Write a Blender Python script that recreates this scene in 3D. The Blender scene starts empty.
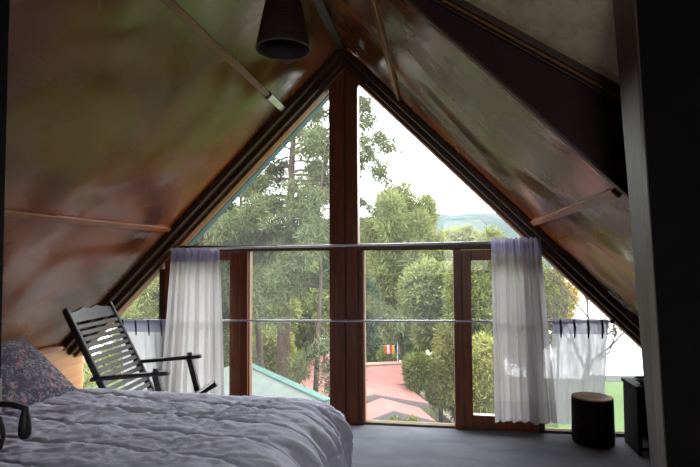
import bpy, bmesh, math, random
import numpy as np
from mathutils import Vector, Matrix, Euler, noise

R = math.radians
scene = bpy.context.scene
col = scene.collection
random.seed(7)

# ------------------------------------------------------------------ helpers
EYE = Vector((0, 0, 1.5))
FPX = 536.0
CAMROT = Matrix.Rotation(R(9.5), 3, 'Z') @ Matrix.Rotation(R(2.55), 3, 'X') @ Matrix.Rotation(R(0.3), 3, 'Y')


def at(px, py, Y):
    """the point of the place seen in the photo at px, py that lies at depth Y"""
    d = CAMROT @ Vector(((px - 350) / FPX, 1, -(py - 233.5) / FPX))
    return EYE + d * (Y / d.y)


def tag(o, label=None, cat=None, group=None, kind=None):
    if label: o['label'] = label
    if cat: o['category'] = cat
    if group: o['group'] = group
    if kind: o['kind'] = kind
    return o


def empty(name, loc=(0, 0, 0), rz=0.0):
    o = bpy.data.objects.new(name, None)
    col.objects.link(o)
    o.location = loc
    o.rotation_euler = (0, 0, rz)
    return o


class MB:
    def __init__(s):
        s.v = []; s.f = []

    def box(s, x0, x1, y0, y1, z0, z1, M=None):
        n = len(s.v)
        pts = [(x0, y0, z0), (x1, y0, z0), (x1, y1, z0), (x0, y1, z0), (x0, y0, z1), (x1, y0, z1), (x1, y1, z1), (x0, y1, z1)]
        s.v += [tuple(M @ Vector(p)) if M else p for p in pts]
        s.f += [tuple(n + i for i in q) for q in ((3, 2, 1, 0), (4, 5, 6, 7), (0, 1, 5, 4), (1, 2, 6, 5), (2, 3, 7, 6), (3, 0, 4, 7))]
        return s

    def hexa(s, pts):
        """eight corners: bottom ring then top ring"""
        n = len(s.v)
        s.v += [tuple(p) for p in pts]
        s.f += [tuple(n + i for i in q) for q in ((3, 2, 1, 0), (4, 5, 6, 7), (0, 1, 5, 4), (1, 2, 6, 5), (2, 3, 7, 6), (3, 0, 4, 7))]
        return s

    def bar(s, a, b, w, h, up=(0, 0, 1)):
        """box beam from a to b, w across, h along up"""
        a = Vector(a); b = Vector(b); d = (b - a).normalized()
        side = d.cross(Vector(up)).normalized(); u = side.cross(d).normalized()
        q = [side * (i * w / 2) + u * (j * h / 2) for i, j in ((-1, -1), (1, -1), (1, 1), (-1, 1))]
        return s.hexa([a + k for k in q] + [b + k for k in q])

    def tube(s, pts, radii, seg=8, cap=True):
        pts = [Vector(p) for p in pts]
        if not hasattr(radii, '__len__'): radii = [radii] * len(pts)
        n0 = len(s.v); prev = None
        for i, p in enumerate(pts):
            t = (pts[min(i + 1, len(pts) - 1)] - pts[max(i - 1, 0)])
            t = t.normalized() if t.length > 1e-9 else Vector((0, 0, 1))
            ref = prev if prev is not None else (Vector((1, 0, 0)) if abs(t.x) < .8 else Vector((0, 1, 0)))
            a = (ref - t * ref.dot(t))
            a = a.normalized() if a.length > 1e-6 else t.orthogonal().normalized()
            prev = a; b = t.cross(a)
            for k in range(seg):
                an = 2 * math.pi * k / seg
                s.v.append(tuple(p + (a * math.cos(an) + b * math.sin(an)) * radii[i]))
        for i in range(len(pts) - 1):
            for k in range(seg):
                k2 = (k + 1) % seg
                s.f.append((n0 + i * seg + k, n0 + i * seg + k2, n0 + (i + 1) * seg + k2, n0 + (i + 1) * seg + k))
        if cap:
            s.f.append(tuple(n0 + k for k in reversed(range(seg))))
            s.f.append(tuple(n0 + (len(pts) - 1) * seg + k for k in range(seg)))
        return s

    def lathe(s, prof, seg=24, c=(0, 0, 0), wob=0.0, closed=False):
        n0 = len(s.v); c = Vector(c)
        for r, z in prof:
            for k in range(seg):
                a = 2 * math.pi * k / seg
                rr = r * (1 + wob * math.sin(3 * a + .7) + wob * .6 * math.sin(7 * a + 2))
                s.v.append((c.x + rr * math.cos(a), c.y + rr * math.sin(a), c.z + z))
        m = len(prof)
        for i in range(m if closed else m - 1):
            j = (i + 1) % m
            for k in range(seg):
                k2 = (k + 1) % seg
                s.f.append((n0 + i * seg + k, n0 + i * seg + k2, n0 + j * seg + k2, n0 + j * seg + k))
        if not closed:
            if prof[0][0] > 1e-6: s.f.append(tuple(n0 + k for k in reversed(range(seg))))
            if prof[-1][0] > 1e-6: s.f.append(tuple(n0 + (m - 1) * seg + k for k in range(seg)))
        return s

    def grid(s, fn, nu, nv):
        n0 = len(s.v)
        for i in range(nu + 1):
            for j in range(nv + 1):
                s.v.append(tuple(fn(i / nu, j / nv)))
        for i in range(nu):
            for j in range(nv):
                a = n0 + i * (nv + 1) + j
                s.f.append((a, a + nv + 1, a + nv + 2, a + 1))
        return s

    def build(s, name, mat, parent=None, bevel=0.0, smooth=False, solid=0.0, subsurf=0):
        me = bpy.data.meshes.new(name)
        me.from_pydata(s.v, [], s.f)
        me.validate()
        if smooth:
            me.polygons.foreach_set('use_smooth', [True] * len(me.polygons))
        me.update()
        bm = bmesh.new(); bm.from_mesh(me)
        bmesh.ops.recalc_face_normals(bm, faces=bm.faces)
        bm.to_mesh(me); bm.free()
        o = bpy.data.objects.new(name, me)
        me.materials.append(mat)
        col.objects.link(o)
        if parent: o.parent = parent
        if solid:
            m = o.modifiers.new('solid', 'SOLIDIFY'); m.thickness = solid; m.offset = 0
        if bevel:
            m = o.modifiers.new('bevel', 'BEVEL'); m.width = bevel; m.segments = 2; m.limit_method = 'ANGLE'
        if subsurf:
            m = o.modifiers.new('sub', 'SUBSURF'); m.levels = subsurf; m.render_levels = subsurf
        return o


# ------------------------------------------------------------------ materials
def lin(c):
    return tuple((x / 12.92 if x <= .04045 else ((x + .055) / 1.055) ** 2.4) for x in c)


class NT:
    def __init__(s, name):
        s.m = bpy.data.materials.new(name); s.m.use_nodes = True
        s.t = s.m.node_tree; s.n = s.t.nodes; s.n.clear()
        s.out = s.n.new('ShaderNodeOutputMaterial')
        s.tc = s.n.new('ShaderNodeTexCoord')

    def new(s, ty, **kw):
        n = s.n.new(ty)
        for k, v in kw.items():
            if k.startswith('_'): setattr(n, k[1:], v)
            else: n.inputs[k.replace('__', ' ')].default_value = v
        return n

    def link(s, a, b): s.t.links.new(a, b)

    def coords(s, scale=(1, 1, 1), rot=(0, 0, 0), kind='Object'):
        mp = s.new('ShaderNodeMapping'); mp.inputs['Scale'].default_value = scale; mp.inputs['Rotation'].default_value = rot
        s.link(s.tc.outputs[kind], mp.inputs['Vector'])
        return mp.outputs['Vector']

    def noise(s, vec, scale=5, detail=4, rough=.55, dist=0.0):
        n = s.new('ShaderNodeTexNoise', Scale=scale, Detail=detail, Roughness=rough, Distortion=dist)
        s.link(vec, n.inputs['Vector'])
        return n.outputs['Fac']

    def ramp(s, fac, stops, interp='LINEAR'):
        r = s.new('ShaderNodeValToRGB'); cr = r.color_ramp; cr.interpolation = interp
        while len(cr.elements) < len(stops): cr.elements.new(.5)
        for e, (p, c) in zip(cr.elements, stops):
            e.position = p
            e.color = (*c, 1) if hasattr(c, '__len__') else (c, c, c, 1)
        s.link(fac, r.inputs['Fac'])
        return r.outputs['Color']

    def mix(s, fac, a, b, mode='MIX'):
        m = s.new('ShaderNodeMix', _data_type='RGBA', _blend_type=mode)
        for val, sock in ((fac, m.inputs[0]), (a, m.inputs[6]), (b, m.inputs[7])):
            if hasattr(val, 'links'): s.link(val, sock)
            elif hasattr(val, '__len__'): sock.default_value = (*val, 1)
            else: sock.default_value = val
        return m.outputs[2]

    def bump(s, h, strength=.3, dist=.02, normal=None):
        b = s.new('ShaderNodeBump', Strength=strength, Distance=dist)
        s.link(h, b.inputs['Height'])
        if normal: s.link(normal, b.inputs['Normal'])
        return b.outputs['Normal']

    def principled(s, color, rough=.5, normal=None, spec=.5, metal=0.0, coat=0.0, coat_rough=.1):
        p = s.new('ShaderNodeBsdfPrincipled', Metallic=metal)
        for val, k in ((color, 'Base Color'), (rough, 'Roughness')):
            if hasattr(val, 'links'): s.link(val, p.inputs[k])
            elif hasattr(val, '__len__'): p.inputs[k].default_value = (*val, 1)
            else: p.inputs[k].default_value = val
        p.inputs['Specular IOR Level'].default_value = spec
        p.inputs['Coat Weight'].default_value = coat
        p.inputs['Coat Roughness'].default_value = coat_rough
        if normal:
            s.link(normal, p.inputs['Normal'])
            s.link(normal, p.inputs['Coat Normal'])
        return p.outputs['BSDF']

    def done(s, shader):
        s.link(shader, s.out.inputs['Surface'])
        return s.m


def mat_wood(name, c0, c1, rough=.35, scale=(1, 1, 1), spec=.5, bump=.15):
    n = NT(name)
    v = n.coords(scale)
    f = n.noise(v, 6, 6, .6, .4)
    c = n.ramp(f, [(.3, c0), (.7, c1)])
    return n.done(n.principled(c, rough, n.bump(f, bump, .004), spec))


def mat_plain(name, c, rough=.6, spec=.4, var=.25, scale=8, metal=0.0, bump=0.0):
    n = NT(name)
    f = n.noise(n.coords(), scale, 4)
    cc = n.ramp(f, [(.25, tuple(x * (1 - var) for x in c)), (.75, tuple(min(1, x * (1 + var)) for x in c))])
    return n.done(n.principled(cc, rough, n.bump(f, bump, .005) if bump else None, spec, metal))


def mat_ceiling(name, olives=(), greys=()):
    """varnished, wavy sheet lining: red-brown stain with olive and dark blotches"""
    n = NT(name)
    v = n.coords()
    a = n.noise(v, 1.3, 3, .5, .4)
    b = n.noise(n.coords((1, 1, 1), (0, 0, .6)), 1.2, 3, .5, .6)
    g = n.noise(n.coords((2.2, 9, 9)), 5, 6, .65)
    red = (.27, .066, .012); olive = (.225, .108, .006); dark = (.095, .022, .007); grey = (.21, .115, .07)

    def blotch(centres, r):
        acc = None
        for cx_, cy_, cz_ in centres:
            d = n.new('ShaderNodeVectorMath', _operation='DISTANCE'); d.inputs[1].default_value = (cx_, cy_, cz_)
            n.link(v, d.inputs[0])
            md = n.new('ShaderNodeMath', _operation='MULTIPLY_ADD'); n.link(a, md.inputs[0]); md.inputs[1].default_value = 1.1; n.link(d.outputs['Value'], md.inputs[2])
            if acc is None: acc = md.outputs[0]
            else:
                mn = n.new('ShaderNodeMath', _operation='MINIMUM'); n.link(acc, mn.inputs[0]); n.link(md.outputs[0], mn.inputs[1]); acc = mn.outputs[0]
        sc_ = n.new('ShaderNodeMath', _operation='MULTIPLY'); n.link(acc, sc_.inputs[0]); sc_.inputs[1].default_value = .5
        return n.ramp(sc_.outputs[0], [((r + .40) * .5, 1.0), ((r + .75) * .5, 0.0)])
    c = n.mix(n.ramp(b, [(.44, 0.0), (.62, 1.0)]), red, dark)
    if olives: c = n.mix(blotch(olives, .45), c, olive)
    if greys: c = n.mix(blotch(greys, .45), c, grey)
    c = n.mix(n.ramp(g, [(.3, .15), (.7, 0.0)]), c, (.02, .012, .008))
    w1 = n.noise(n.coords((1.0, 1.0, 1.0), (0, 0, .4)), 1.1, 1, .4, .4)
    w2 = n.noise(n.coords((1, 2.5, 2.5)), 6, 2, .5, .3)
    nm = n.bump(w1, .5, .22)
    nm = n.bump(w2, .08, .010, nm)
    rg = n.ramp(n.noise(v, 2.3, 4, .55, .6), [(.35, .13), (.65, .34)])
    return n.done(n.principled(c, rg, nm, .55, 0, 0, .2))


def mat_fabric(name, c, trans=.3, clear=0.0, stripe=0.0):
    n = NT(name)
    d = n.new('ShaderNodeBsdfDiffuse', Color=(*c, 1)); t = n.new('ShaderNodeBsdfTranslucent', Color=(*c, 1))
    m = n.new('ShaderNodeMixShader', Fac=trans)
    n.link(d.outputs[0], m.inputs[1]); n.link(t.outputs[0], m.inputs[2])
    out = m.outputs[0]
    if clear:
        tr = n.new('ShaderNodeBsdfTransparent')
        m2 = n.new('ShaderNodeMixShader')
        f = n.noise(n.coords((1, 1, .05)), 60, 2)
        r = n.ramp(f, [(.3, max(0, clear - .08)), (.7, min(1, clear + .08))])
        n.link(r, m2.inputs[0]); n.link(out, m2.inputs[1]); n.link(tr.outputs[0], m2.inputs[2])
        out = m2.outputs[0]
    return n.done(out)


def mat_leaf(name, c0, c1, trans=.35):
    n = NT(name)
    g = n.new('ShaderNodeNewGeometry')
    c = n.ramp(g.outputs['Random Per Island'], [(0, c0), (1, c1)])
    d = n.new('ShaderNodeBsdfDiffuse'); t = n.new('ShaderNodeBsdfTranslucent')
    n.link(c, d.inputs[0]); n.link(c, t.inputs[0])
    m = n.new('ShaderNodeMixShader', Fac=trans)
    n.link(d.outputs[0], m.inputs[1]); n.link(t.outputs[0], m.inputs[2])
    return n.done(m.outputs[0])


M = {}
def _on(px, py, sgn):      # point of the sloping lining seen at px, py
    d = at(px, py, 1) - EYE
    k = 4.09 if sgn < 0 else 2.49
    return tuple(EYE + d * ((k - EYE.z) / (d.z + sgn * d.x)))
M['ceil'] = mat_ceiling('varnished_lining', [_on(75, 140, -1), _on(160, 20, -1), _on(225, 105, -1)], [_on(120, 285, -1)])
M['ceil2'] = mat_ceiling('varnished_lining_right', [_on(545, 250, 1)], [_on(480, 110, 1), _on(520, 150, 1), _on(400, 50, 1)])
M['beam'] = mat_wood('dark_beam_wood', (.035, .013, .007), (.075, .028, .013), .5, (1, 1, .3))
M['frame'] = mat_wood('frame_wood', (.085, .018, .004), (.23, .052, .009), .4, (6, 6, .5))
M['frame2'] = mat_wood('frame_wood_light', (.12, .048, .014), (.24, .10, .034), .4, (6, 6, .5))
M['batten'] = mat_wood('batten_wood', (.17, .05, .012), (.34, .11, .028), .35, (1, .4, 1))
M['knee'] = mat_wood('knee_wall_wood', (.30, .13, .045), (.46, .22, .085), .4, (1, .3, 3))
M['black'] = mat_wood('black_timber', (.004, .003, .004), (.008, .006, .007), .8, (1, 1, 1), .15)
M['chair'] = mat_wood('chair_wood', (.012, .010, .011), (.028, .022, .022), .42, (3, 3, 3))
M['gable'] = mat_plain('dark_maroon_board', (.036, .012, .015), .6, .2)
M['post'] = mat_wood('grey_post', (.05, .032, .028), (.10, .07, .06), .42, (4, 4, .5), .5, .5)
M['metal'] = mat_plain('grey_metal', (.52, .52, .56), .38, .5, .1, 20, .6)
M['steel'] = mat_plain('bright_metal', (.55, .52, .48), .3, .5, .1, 20, .8)
M['dark_cap'] = mat_plain('dark_rubber', (.02, .02, .022), .5)
M['teal'] = mat_plain('teal_paint', (.012, .05, .048), .7, .4, .3, 6)
M['lampshade'] = mat_wood('dark_woven_shade', (.035, .022, .020), (.085, .055, .048), .7, (1, 1, 40), .3, .6)
M['shade_rim'] = mat_plain('shade_rim', (.12, .09, .075), .6)

n = NT('beige_lining')
f = n.noise(n.coords((1, 1, 1)), 14, 7, .7, .5)
M['beige'] = n.done(n.principled(n.ramp(f, [(.3, (.52, .42, .25)), (.55, (.74, .63, .40)), (.75, (.82, .72, .50))]), .6, n.bump(f, .3, .01)))

n = NT('grey_carpet')
v = n.coords()
f = n.noise(v, 130, 3, .7); f2 = n.noise(n.coords((1, 2.5, 1)), 2.4, 4, .6, .6)
c = n.mix(n.ramp(f2, [(.3, 0.0), (.7, 1.0)]), (.118, .123, .147), (.178, .184, .212))
c = n.mix(n.ramp(f, [(.3, .5), (.6, 0.0)]), c, (.065, .067, .08))
M['carpet'] = n.done(n.principled(c, .95, n.bump(f, .5, .01), .1))

n = NT('quilt_cotton')
f = n.noise(n.coords(), 220, 2); f2 = n.noise(n.coords((1, 1, 1), (0, 0, .5)), 22, 4, .6, .8)
c = n.mix(n.ramp(f2, [(.35, 0.0), (.7, 1.0)]), (.57, .58, .73), (.66, .67, .82))
M['quilt'] = n.done(n.principled(c, .85, n.bump(f2, .28, .014, n.bump(f, .25, .002)), .2))

n = NT('floral_cotton')
v = n.coords((1, 1, 1))
vo = n.new('ShaderNodeTexVoronoi', Scale=13.0); n.link(v, vo.inputs['Vector'])
wv = n.noise(v, 30, 4, .6, 1.5)
fl = n.ramp(vo.outputs['Distance'], [(.18, 1.0), (.36, 0.0)])
pet = n.mix(n.ramp(wv, [(.42, 0.0), (.55, 1.0)]), (.20, .05, .075), (.42, .30, .32))
lf = n.ramp(n.noise(n.coords((1, 1, 1), (.5, .3, .2)), 26, 4, .6, 2.0), [(.5, 0.0), (.58, 1.0)])
c = n.mix(lf, (.095, .085, .115), (.29, .26, .30))
c = n.mix(fl, c, pet)
M['floral'] = n.done(n.principled(c, .85, n.bump(wv, .2, .004), .2))
M['pillow_dark'] = mat_plain('pillow_back_cloth', (.045, .038, .06), .9, .1)
M['mattress'] = mat_plain('mattress_cloth', (.35, .34, .36), .9, .1)

M['sheer'] = mat_fabric('sheer_white', (.54, .515, .525), .40, .09)
M['sheer2'] = mat_fabric('thin_sheer_white', (.55, .55, .57), .34, .09)
M['sheer3'] = mat_fabric('sheer_white_hem', (.46, .44, .46), .42, .05)
M['lav'] = mat_fabric('lavender_heading', (.44, .42, .58), .30)
M['lav2'] = mat_fabric('pale_lavender_heading', (.36, .35, .49), .25, .03)
M['pleat'] = mat_fabric('dark_lavender_pleat', (.08, .075, .13), .2)

n = NT('window_glass')
tr = n.new('ShaderNodeBsdfTransparent', Color=(.97, .98, .97, 1)); gl = n.new('ShaderNodeBsdfGlossy', Roughness=.02)
df = n.new('ShaderNodeBsdfTranslucent', Color=(.9, .92, .95, 1))
dirt = n.ramp(n.noise(n.coords(), 1.6, 4, .6, .5), [(.3, .008), (.75, .024)])
m1 = n.new('ShaderNodeMixShader'); n.link(dirt, m1.inputs[0]); n.link(tr.outputs[0], m1.inputs[1]); n.link(df.outputs[0], m1.inputs[2])
fr = n.new('ShaderNodeFresnel', IOR=1.35)
m2 = n.new('ShaderNodeMixShader'); n.link(fr.outputs[0], m2.inputs[0]); n.link(m1.outputs[0], m2.inputs[1]); n.link(gl.outputs[0], m2.inputs[2])
M['glass'] = n.done(m2.outputs[0])

n = NT('log_bark')
f = n.noise(n.coords((6, 6, 1)), 6, 6, .7, .6)
M['bark_log'] = n.done(n.principled(n.ramp(f, [(.3, (.008, .006, .007)), (.7, (.028, .021, .02))]), .9, n.bump(f, .9, .02), .15))
n = NT('log_endgrain')
w = n.new('ShaderNodeTexWave', _wave_type='RINGS', _rings_direction='Z', Scale=9.0, Distortion=3.0, Detail=3.0)
n.link(n.coords(), w.inputs['Vector'])
f = n.noise(n.coords(), 7, 4)
c = n.mix(w.outputs['Fac'], (.30, .18, .11), (.38, .25, .16))
c = n.mix(n.ramp(f, [(.5, 0.0), (.68, 1.0)]), c, (.14, .08, .05))
M['endgrain'] = n.done(n.principled(c, .8, None, .2))

# outdoors
M['trunk'] = mat_wood('pine_bark', (0.03, 0.021, 0.017), (0.08, 0.0575, 0.045), .95, (3, 3, .6), .1, .8)
M['needle'] = mat_leaf('pine_needles', (0.0501, 0.064, 0.0352), (0.127, 0.143, 0.068))
M['needle_dark'] = mat_leaf('dark_pine_needles', (0.04, 0.068, 0.044), (0.104, 0.144, 0.08))
M['needle_soft'] = mat_leaf('soft_pine_needles', (0.114, 0.138, 0.055), (0.237, 0.252, 0.0966))
M['leaf_yellow'] = mat_leaf('yellow_green_leaves', (0.136, 0.151, 0.0374), (0.287, 0.276, 0.0874))
M['leaf_green'] = mat_leaf('green_leaves', (0.0753, 0.101, 0.032), (0.196, 0.208, 0.0642))
M['leaf_orange'] = mat_leaf('autumn_leaves', (0.195, 0.182, 0.052), (0.358, 0.234, 0.052))
M['roof_red'] = mat_plain('salmon_roof_sheet', (0.245, 0.105, 0.092), .75, .2, .18, 1.2)
M['fascia'] = mat_plain('grey_fascia', (0.12, 0.108, 0.11), .6)
M['bwall'] = mat_plain('blue_grey_wall', (0.15, 0.175, 0.19), .8, .2)
M['roof_green'] = mat_plain('pale_green_roof_sheet', (0.058, 0.073, 0.064), .75, .3, .22, 2.5)
M['cap_green'] = mat_plain('green_ridge_cap', (0.03, 0.075, 0.06), .6)
M['kerb'] = mat_plain('cream_kerb', (0.14, 0.115, 0.08), .9, .1)
M['dirt'] = mat_plain('dirt_path', (0.10, 0.06, 0.033), .95, .1, .3, 1.5)
M['white'] = mat_plain('white_wall', (0.12, 0.12, 0.12), .8)
M['far_house'] = mat_plain('pale_house_wall', (0.12, 0.125, 0.13), .8)
M['field'] = mat_plain('green_field', (0.05, 0.075, 0.016), .95, .1, .2, .02)

n = NT('grassy_ground')
v = n.coords()
f = n.noise(v, .22, 5, .6, .6); g = n.noise(v, 3.5, 5, .7)
c = n.mix(n.ramp(f, [(.44, 0.0), (.62, 1.0)]), (0.04, 0.062, 0.016), (0.09, 0.06, 0.033))
c = n.mix(n.ramp(g, [(.3, .55), (.65, 0.0)]), c, (0.022, 0.034, 0.01))
M['ground'] = n.done(n.principled(c, .95, n.bump(g, .6, .1), .1))
n = NT('lawn_grass')
g = n.noise(n.coords(), 4.0, 5, .7)
M['lawn'] = n.done(n.principled(n.ramp(g, [(.3, (0.03, 0.058, 0.014)), (.7, (0.058, 0.09, 0.028))]), .95, n.bump(g, .6, .08), .1))
n = NT('lake_water')
w = n.noise(n.coords((.25, 1, 1)), .6, 4, .6)
M['water'] = n.done(n.principled((0.15, 0.155, 0.16), .22, n.bump(w, .12, .15), .8))
n = NT('wooded_hill')
f = n.noise(n.coords(), .02, 6, .7)
M['hill'] = n.done(n.principled(n.ramp(f, [(.35, (0.014, 0.024, 0.016)), (.7, (0.030, 0.040, 0.024))]), .95, n.bump(f, .6, 14), .1))
n = NT('flag_cloth')
sx = n.new('ShaderNodeSeparateXYZ'); n.link(n.tc.outputs['Generated'], sx.inputs[0])
c = n.ramp(sx.outputs['X'], [(0, (0.30, 0.075, 0.01)), (.2, (0.30, 0.28, 0.26)), (.4, (0.22, 0.012, 0.02)), (.6, (0.30, 0.20, 0.012)), (.8, (0.01, 0.022, 0.12))], 'CONSTANT')
M['flag'] = n.done(n.principled(c, .8, None, .1))

# ------------------------------------------------------------------ room constants
FZ = .085            # floor level
RX = -.80           # ridge
CC = 3.29           # ceiling line:  z = CC - |x - RX|
DW = 4.60           # window wall
KL, KR = -3.36, 1.76


def struct(o): o['kind'] = 'structure'; return o


# floor
struct(MB().box(-3.5, 2.7, -1.3, 4.66, FZ - .12, FZ).build('floor', M['carpet']))


def slope_sheet(name, x0, x1, y0, y1, thick, mat, off=0.0):
    m = MB()
    z = lambda x: CC - abs(x - RX) + off
    m.hexa([(x0, y0, z(x0)), (x1, y0, z(x1)), (x1, y1, z(x1)), (x0, y1, z(x0)),
            (x0, y0, z(x0) + thick), (x1, y0, z(x1) + thick), (x1, y1, z(x1) + thick), (x0, y1, z(x0) + thick)])
    return struct(m.build(name, mat))


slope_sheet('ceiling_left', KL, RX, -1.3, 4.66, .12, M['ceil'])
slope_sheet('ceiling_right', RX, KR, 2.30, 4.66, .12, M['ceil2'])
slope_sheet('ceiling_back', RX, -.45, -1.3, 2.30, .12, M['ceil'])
# beige entrance ceiling: rises from the moulding, then runs level
zb = lambda x: 2.644 - .658 * x
RS = .72
def eceil(name, y0, y1, r0, r1):
    return struct(MB().hexa([(-.45, y0, zb(-.45) + r0), (2.7, y0, zb(2.7) + r0), (2.7, y1, zb(2.7) + r1), (-.45, y1, zb(-.45) + r1),
                  (-.45, y0, zb(-.45) + r0 + .1), (2.7, y0, zb(2.7) + r0 + .1), (2.7, y1, zb(2.7) + r1 + .1), (-.45, y1, zb(-.45) + r1 + .1)]).build(name, M['beige']))
eceil('ceiling_entrance', .9, 2.30, RS, 0.0)
eceil('ceiling_entrance_rear', -1.3, .9, RS, RS)
struct(MB().box(-.50, -.45, -1.3, 2.30, 2.90, 3.78).build('wall_dormer', M['beige']))
# dark board filling the triangle between the two roof slopes
def tri_prism(pts, y0, y1):
    m = MB(); k = len(pts)
    m.v = [(x, y0, z) for x, z in pts] + [(x, y1, z) for x, z in pts]
    m.f = [tuple(range(k)), tuple(reversed(range(k, 2 * k)))] + [(i, (i + 1) % k, k + (i + 1) % k, k + i) for i in range(k)]
    return m
struct(tri_prism([(-.43, 2.92), (1.30, 2.49 - 1.30), (1.30, zb(1.30) - .02)], 2.27, 2.33).build('wall_gable', M['gable']))
# mouldings along the top of that board: dark fillet and a lighter bead
for nm, d0, d1, y0, mt in (('trim_1', -.002, .034, 2.24, M['beam']), ('trim_2', .034, .050, 2.25, M['frame2']), ('trim_3', .056, .068, 2.255, M['beam'])):
    xa, xb = -.40, 1.29
    struct(MB().hexa([(xa, y0, zb(xa) - d1), (xb, y0, zb(xb) - d1), (xb, 2.272, zb(xb) - d1), (xa, 2.272, zb(xa) - d1),
                      (xa, y0, zb(xa) - d0), (xb, y0, zb(xb) - d0), (xb, 2.272, zb(xb) - d0), (xa, 2.272, zb(xa) - d0)]).build(nm, mt, bevel=.004))
# lower edge bead of the board
struct(MB().bar((-.42, 2.285, 2.905), (1.29, 2.285, 1.195), .04, .012, (1, 0, 1)).build('trim_4', M['beam'], bevel=.003))

# walls
struct(MB().box(KL - .06, KL, -1.3, 4.66, FZ, CC - (RX - KL) + .02).build('wall_left', M['knee']))
struct(MB().box(KR, KR + .06, 2.3, 4.66, FZ, CC - (KR - RX) + .02).build('wall_right', M['knee']))
struct(MB().box(2.64, 2.7, -1.3, 2.3, FZ, zb(2.64) + RS).build('wall_entrance', M['black']))
WX0, WX1, WZ0, WZ1 = .05, 1.10, 1.20, 2.25     # unseen window added behind the camera to brighten the beige ceiling
bw = MB()
for poly in ([(KL, FZ), (WX0, FZ), (WX0, zb(WX0) + RS + .05), (-.45, zb(-.45) + RS + .05), (-.45, CC - .35 + .05), (RX, CC + .05), (KL, .78)],
             [(WX1, FZ), (2.7, FZ), (2.7, zb(2.7) + RS + .05), (WX1, zb(WX1) + RS + .05)],
             [(WX0, FZ), (WX1, FZ), (WX1, WZ0), (WX0, WZ0)],
             [(WX0, WZ1), (WX1, WZ1), (WX1, zb(WX1) + RS + .05), (WX0, zb(WX0) + RS + .05)]):
    q = tri_prism(poly, -1.36, -1.30); k = len(bw.v)
    bw.v += q.v; bw.f += [tuple(k + a for a in f) for f in q.f]
struct(bw.build('wall_back', M['black']))
w9 = struct(empty('added_rear_window'))
for a, b, c, d in ((WX0, WX0 + .04, WZ0, WZ1), (WX1 - .04, WX1, WZ0, WZ1), (WX0 + .04, WX1 - .04, WZ0, WZ0 + .04), (WX0 + .04, WX1 - .04, WZ1 - .04, WZ1)):
    MB().box(a, b, -1.36, -1.30, c, d).build('window_frame', M['frame'], w9)
m = MB(); m.v = [(WX0, -1.33, WZ0), (WX1, -1.33, WZ0), (WX1, -1.33, WZ1), (WX0, -1.33, WZ1)]; m.f = [(0, 1, 2, 3)]
m.build('window_pane', M['glass'], w9)
# right partition with leaning grey end post
PY0, PY1 = 1.76, 1.93
xn = lambda z: .687 - .038 * z      # near edge of the post's inner face
xf = lambda z: .715 - .0534 * z     # far edge
ptop = lambda x, y: zb(x) + RS * (2.30 - y) / 1.4 + .02
def leaning(name, d0, d1, mat, bevel=0.0):
    tops = []
    pts = []
    for z0, top in ((FZ, False), (2.3, True)):
        for fn, y, d in ((xn, PY0, d0), (xn, PY0, d1), (xf, PY1, d1), (xf, PY1, d0)):
            x = fn(z0) + d
            pts.append((x, y, z0 if not top else ptop(x, y)))
    return struct(MB().hexa(pts).build(name, mat, bevel=bevel))
leaning('trim_5', 0.0, .10, M['post'])
leaning('wall_partition', .1005, 2.0, M['black'])
leaning('trim_40', .004, .101, M['black']).location = (0, -.002, 0)
# doorway side: close the partition to the gable board
# baseboard-like ledge on top of the left knee wall
struct(MB().box(KL, KL + .03, -1.2, 4.45, .69, .725).build('trim_6', M['batten'], bevel=.004))

# gable rafters (stepped dark trims) on the window wall
def slope_bar(name, sgn, c_hi, c_lo, y0, y1, x_end, mat, x_start=RX, bevel=.005):
    z = lambda x, c: c - abs(x - RX)
    xs, xe = x_start, x_end
    m = MB().hexa([(xs, y0, z(xs, c_lo)), (xe, y0, z(xe, c_lo)), (xe, y1, z(xe, c_lo)), (xs, y1, z(xs, c_lo)),
                   (xs, y0, z(xs, c_hi)), (xe, y0, z(xe, c_hi)), (xe, y1, z(xe, c_hi)), (xs, y1, z(xs, c_hi))])
    return struct(m.build(name, mat, bevel=bevel))


for sgn, xe, k in ((-1, KL + .01, 7), (1, KR - .01, 10)):
    slope_bar('trim_%d' % k, sgn, 3.285, 3.222, 4.36, 4.655, xe, M['beam'])
    slope_bar('trim_%d' % (k + 1), sgn, 3.224, 3.168, 4.45, 4.655, xe, M['beam'])
    slope_bar('trim_%d' % (k + 2), sgn, 3.170, 3.135, 4.53, 4.655, xe, M['frame2'] if sgn < 0 else M['frame'])
# teal outside barge board, left slope
slope_bar('trim_13', -1, 3.22, 3.145, 4.70, 4.80, -2.35, M['teal'], x_start=-.88)

# ceiling battens
def batten(name, x, y0, y1, w=.045, h=.022, mat=None):
    z = CC - abs(x - RX)
    nrm = Vector((1, 0, -1)) if x < RX else Vector((-1, 0, -1))
    nrm.normalize()
    p = Vector((x, 0, z)) + nrm * (h / 2 - .001)
    return struct(MB().bar((p.x, y0, p.z), (p.x, y1, p.z), w, h, tuple(nrm)).build(name, mat or M['batten'], bevel=.005))


b1 = batten('trim_14', -1.315, -1.2, 4.36)
batten('trim_15', -2.335, -1.2, 4.36)
batten('trim_16', -.312, 2.34, 4.36)
batten('trim_17', .725, 2.34, 4.36)
struct(MB().box(RX - .035, RX + .035, -1.2, 4.36, CC - .045, CC - .015).build('trim_18', M['beam'], bevel=.006))
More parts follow.
